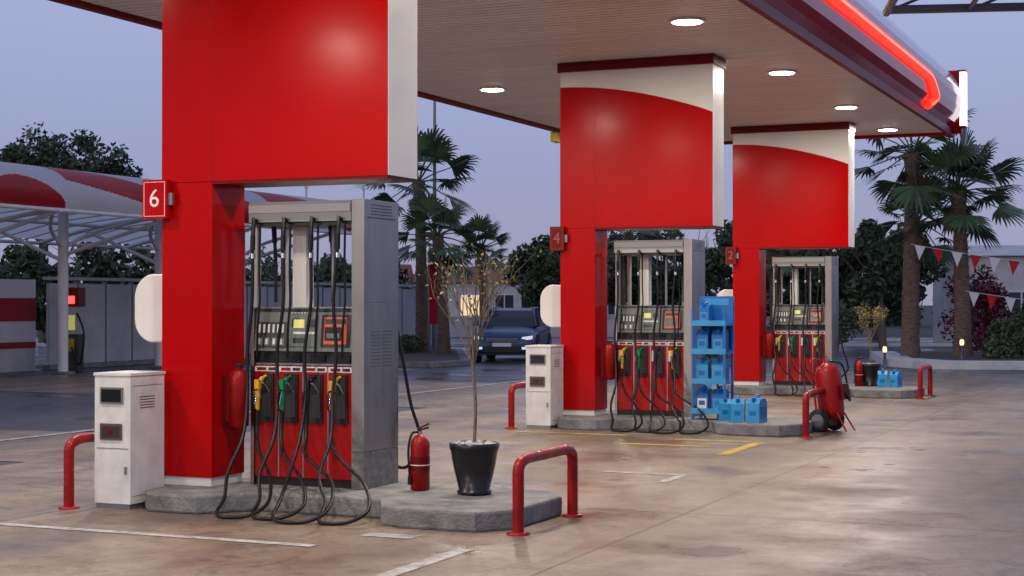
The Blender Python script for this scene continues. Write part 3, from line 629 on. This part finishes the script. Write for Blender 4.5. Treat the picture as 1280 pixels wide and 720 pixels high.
# ---------------------------------------------------------------- poles, buildings
def lamp_post(r,d,h):
    b=MB(); b.tube([(0,0,0),(0,0,h)],[.09,.04],'steel_grey',12); b.lathe([(.16,0),(.16,.03)],(0,0,0),'steel_grey',12); b.tube(catmull([(0,0,h-.1),(.05,0,h+.05),(.5,0,h+.12)],5),.03,'steel_grey',8); b.box(.45,.95,-.09,.09,h+.06,h+.14,'steel_grey'); b.box(.02,.3,-.015,.015,h*.45,h*.47,'steel_grey')
    p=F(r,d); return b.obj('street_lamp',loc=(p.x,p.y,0),rot=R(200))
lamp_post(-2.42,50,8.2)
for r,d,h in ((-6.05,47,5.0),(-5.1,55,5.5)):
    b=MB(); b.tube([(0,0,0),(0,0,h)],[.045,.03],'tube_white',10); b.lathe([(.045,h),(.06,h+.05),(.02,h+.1)],(0,0,0),'tube_white',10); b.lathe([(.12,0),(.12,.03)],(0,0,0),'steel_grey',10); p=F(r,d); b.obj('flag_pole',loc=(p.x,p.y,0))
def house(name,r,d,w,dep,h,roofh,rot,nwin,roof='roof_tile',added_glow=()):
    b=MB(); b.box(-w/2,w/2,0,dep,0,h,'stucco')
    b.prism([(-.3,h+.003),(dep+.3,h+.003),(dep/2,h+roofh)],'x',-w/2-.3,w/2+.3,roof)
    for k in range(nwin):
        x=-w/2+w*(k+.5)/nwin; b.box(x-.55,x+.55,-.03,-.003,.9,2.1,'label_white'); b.box(x-.48,x+.48,-.04,-.031,.97,2.03,'window_glow_added' if k in added_glow else 'window_dark'); b.box(x-.03,x+.03,-.05,-.041,.97,2.03,'label_white')
    p=F(r,d); return b.obj(name,loc=(p.x,p.y,0),rot=rot)
house('white_house',-2.2,84,5.4,6,2.7,.9,A,3,added_glow=(1,)); house('white_house',5.5,92,7,6,3.2,.9,A,3); house('white_house',19.1,60,4.6,6,3.4,.5,A-.1,3,'stucco'); house('white_house',-9.0,88,6,5,3,.8,A,3)
b=MB(); b.box(-14,14,0,.2,0,.9,'stucco'); b.box(-14.05,14.05,-.04,.24,.903,.98,'kerb_white'); p=F(2,76); b.obj('low_boundary_wall',loc=(p.x,p.y,0),rot=A)
b=MB(); b.box(-30,40,0,.2,-.01,.12,'kerb_white'); p=F(0,60); b.obj('road_kerb',loc=(p.x,p.y,0),rot=A,bevel=.02)
b=MB(); b.tube([(0,0,0),(0,0,2.9)],.03,'steel_grey'); vs=[(.03+.4*(i/6),.04*math.sin(i*1.2),z) for z in (1.0,2.8) for i in range(7)]; b.add(vs,[(i,i+1,i+8,i+7) for i in range(6)],'flag_red'); p=F(-2.5,48); b.obj('red_banner_flag',loc=(p.x,p.y,0),rot=A)
for r,d in ((9.55,41),(11.3,40.2),(4.6,44),(-1.2,70),(4.4,60)):  # far ones stand in for the warm street lights along the road
    b=MB(); b.lathe([(.04,0),(.035,.35),(.05,.37)],(0,0,0),'steel_grey',12); b.lathe([(.04,.375),(.055,.42),(.05,.49),(.03,.52)],(0,0,0),'warm_lamp',14); b.lathe([(.07,.522),(.02,.55)],(0,0,0),'steel_grey',12); p=F(r,d); b.obj('garden_street_lamp',loc=(p.x,p.y,.2 if d<43 and r>9.6 else 0))
def bunting(a,c,sag,n):
    b=MB(); P=[]
    for i in range(25):
        t=i/24; p=a.lerp(c,t); p.z-=sag*4*t*(1-t); P.append(p)
    b.tube(P,.008,'label_white',5,False)
    for i in range(n):
        t=(i+.5)/n; p=a.lerp(c,t); p.z-=sag*4*t*(1-t); dr=(c-a).normalized()*.15; sw=Vector((random.uniform(-.05,.05),random.uniform(-.05,.05),-.38))
        b.add([p-dr,p+dr,p+sw],[(0,1,2)],'flag_red' if i%2 else 'flag_white')
    return b.obj('bunting_garland')
bunting(F(10.6,42.5,3.2),F(16.0,39,2.35),.12,13); bunting(F(11.9,42,1.95),F(16.0,38.5,1.35),.06,11)
b=MB(); b.tube([(0,0,0),(0,0,2.6)],.04,'tube_white',10); b.lathe([(.12,0),(.12,.03)],(0,0,0),'steel_grey',10); p=F(16.0,38.8); b.obj('bunting_pole',loc=(p.x,p.y,.0))

# overhead steel shelter, upper right
b=MB()
def bar(a,c,r,m='steel_grey'): b.tube([F(*a),F(*c)],r,m,10)
bar((3.75,16.0,4.58),(12,16.6,4.87),.045); bar((3.75,16.1,4.73),(12,16.7,5.02),.03); bar((3.75,16,4.55),(3.4,13,4.65),.04)
for k in range(10): bar((3.8+k*.85,16+k*.05,4.58+k*.03),(4.2+k*.85,16.05+k*.05,4.75+k*.03),.016)
for k in range(6): bar((4.6+k*1.4,16.05,4.61+k*.045),(4.2+k*1.4,13,4.67+k*.045),.025)
q=[F(3.7,16.1,4.77),F(12,16.7,5.06),F(12,13,5.10),F(3.35,13,4.81)]; b.add(q,[(0,1,2,3)],'poly_roof')
bar((8.2,16.3,0),(8.2,16.3,4.7),.08); bar((8.2,13.2,0),(8.2,13.2,4.8),.08)
b.obj('steel_frame_shelter')

# ---------------------------------------------------------------- car
def car():
    b=MB()
    S=[(-2.12,.70,.32,.62),(-2.05,.82,.24,.72),(-1.80,.89,.20,.82),(-1.3,.90,.19,.90),(-.85,.90,.19,.97),(0,.91,.19,.99),(1.0,.91,.19,1.0),(1.7,.90,.20,1.02),(2.05,.84,.25,.98),(2.14,.74,.35,.80)]
    vs=[]
    for (y,w,zb,zt) in S:
        h=zt-zb; half=[(w*.86,zb),(w*.97,zb+h*.14),(w,zb+h*.40),(w*.985,zb+h*.72),(w*.93,zb+h*.93),(w*.80,zt),(w*.4,zt+.025)]
        ring=[(x,y,z) for x,z in half]+[(-x,y,z) for x,z in half[::-1]]; vs+=ring
    n=14; fs=[(j*n+i,j*n+(i+1)%n,(j+1)*n+(i+1)%n,(j+1)*n+i) for j in range(len(S)-1) for i in range(n)]
    fs+= [tuple(range(n)),tuple(range((len(S)-1)*n,len(S)*n))[::-1]]
    b.add(vs,fs,'car_paint',True)
    C=[(-1.0,.80,.97,.80,.97),(-.62,.80,.98,.70,1.22),(-.25,.80,.98,.63,1.42),(.1,.8,.98,.62,1.48),(.8,.8,.98,.62,1.49),(1.4,.8,.99,.61,1.45),(1.75,.8,1.0,.66,1.25),(2.0,.78,1.0,.76,1.02)]
    for s_ in (1,-1):
        for j in range(len(C)-1):
            a,c=C[j],C[j+1]; m='car_glass' if j in (1,2,3,4,5) else 'car_paint'
            b.add([(s_*a[1],a[0],a[2]),(s_*c[1],c[0],c[2]),(s_*c[3],c[0],c[4]),(s_*a[3],a[0],a[4])],[(0,1,2,3)],m)
        b.tube([(s_*.80,-1.0,.98),(s_*.705,-.62,1.225),(s_*.635,-.25,1.425),(s_*.625,.1,1.485),(s_*.625,.8,1.495),(s_*.615,1.4,1.455),(s_*.66,1.75,1.255),(s_*.76,2.0,1.03)],.028,'car_paint',8)
        b.tube([(s_*.80,.35,.98),(s_*.63,.33,1.48)],.03,'car_paint',6); b.tube([(s_*.56,-.1,1.50),(s_*.56,1.4,1.50)],.018,'chrome',6)
        b.prism([(-.72,.98),(-.55,.98),(-.53,1.12),(-.70,1.13)],'x',s_*.86,s_*1.03,'car_paint')
        b.prism([(s_*.50,.60),(s_*.82,.64),(s_*.84,.74),(s_*.56,.70)],'y',-2.10,-1.98,'headlight')
        b.box(min(s_*.55,s_*.75),max(s_*.55,s_*.75),-2.13,-2.06,.36,.43,'headlight')
        for y in (-1.32,1.30):
            T=Matrix.Rotation(R(90),3,'Y'); b.lathe([(.40,-.10),(.40,.10)],(s_*.83,y,.36),'tyre',26,T=T); b.lathe([(.24,-.11),(.32,-.11),(.345,-.06),(.345,.06),(.32,.11),(.24,.11)],(s_*.84,y,.345),'tyre',26,T=T); b.lathe([(.22,-.112),(.22,.112)],(s_*.84,y,.345),'alloy',10,T=T,smooth=False)
    for j in range(len(C)-1):
        a,c=C[j],C[j+1]; m='car_glass' if j in (0,1,5,6) else 'car_paint'
        b.add([(a[3],a[0],a[4]),(-a[3],a[0],a[4]),(-c[3],c[0],c[4]),(c[3],c[0],c[4])],[(0,1,2,3)],m)
    b.box(-.45,.45,-2.145,-2.06,.56,.68,'black_plastic')
    for z in (.585,.62,.655): b.box(-.44,.44,-2.155,-2.146,z,z+.010,'chrome')
    b.box(-.5,.5,-2.13,-2.05,.28,.42,'black_plastic'); b.box(-.26,.26,-2.16,-2.146,.44,.54,'label_white'); b.box(-.78,.78,-2.09,-1.98,.20,.25,'black_plastic')
    return b
p=F(.02,46.0); car().obj('parked_car',loc=(p.x,p.y,0),rot=A+R(-8))

# ---------------------------------------------------------------- sky, sun, camera
w=bpy.data.worlds.new('World'); scene.world=w; w.use_nodes=True; nt=w.node_tree; N=nt.nodes; L=nt.links
bg=N['Background']; sky=N.new('ShaderNodeTexSky'); sky.sky_type='NISHITA'; sky.sun_disc=False; sky.sun_elevation=R(4); sky.sun_rotation=R(200)
tc=N.new('ShaderNodeTexCoord'); sep=N.new('ShaderNodeSeparateXYZ'); L.new(tc.outputs['Generated'],sep.inputs[0])
cr=N.new('ShaderNodeValToRGB'); e=cr.color_ramp.elements; e[0].position=0; e[0].color=(.44,.43,.61,1); e[1].position=.22; e[1].color=(.52,.58,.94,1)
x=e.new(.08); x.color=(.40,.45,.75,1); x=e.new(1.0); x.color=(.29,.36,.66,1)
L.new(sep.outputs[2],cr.inputs[0])
sc=N.new('ShaderNodeVectorMath'); sc.operation='SCALE'; sc.inputs['Scale'].default_value=10; L.new(cr.outputs[0],sc.inputs[0])
mx=N.new('ShaderNodeMix'); mx.data_type='RGBA'; mx.inputs[0].default_value=.85; L.new(sky.outputs[0],mx.inputs[6]); L.new(sc.outputs[0],mx.inputs[7]); L.new(mx.outputs[2],bg.inputs[0]); bg.inputs[1].default_value=.086
l=bpy.data.lights.new('sun','SUN'); l.energy=.25; l.angle=R(15); l.color=(1,.85,.75); so=bpy.data.objects.new('sun',l); scene.collection.objects.link(so)
az=R(200); dirv=Vector((math.sin(az)*math.cos(R(12)),math.cos(az)*math.cos(R(12)),math.sin(R(12)))); so.rotation_euler=dirv.to_track_quat('Z','Y').to_euler()
cam=bpy.data.cameras.new('camera'); cam.sensor_width=36; cam.lens=2000/1280*36; cam.clip_end=3000; cam.clip_start=.1
co=bpy.data.objects.new('camera',cam); scene.collection.objects.link(co); co.location=(0,0,EYE); co.rotation_euler=(R(90.516),0,A); scene.camera=co
scene.view_settings.view_transform='Standard'; scene.view_settings.look='None'; scene.view_settings.exposure=0
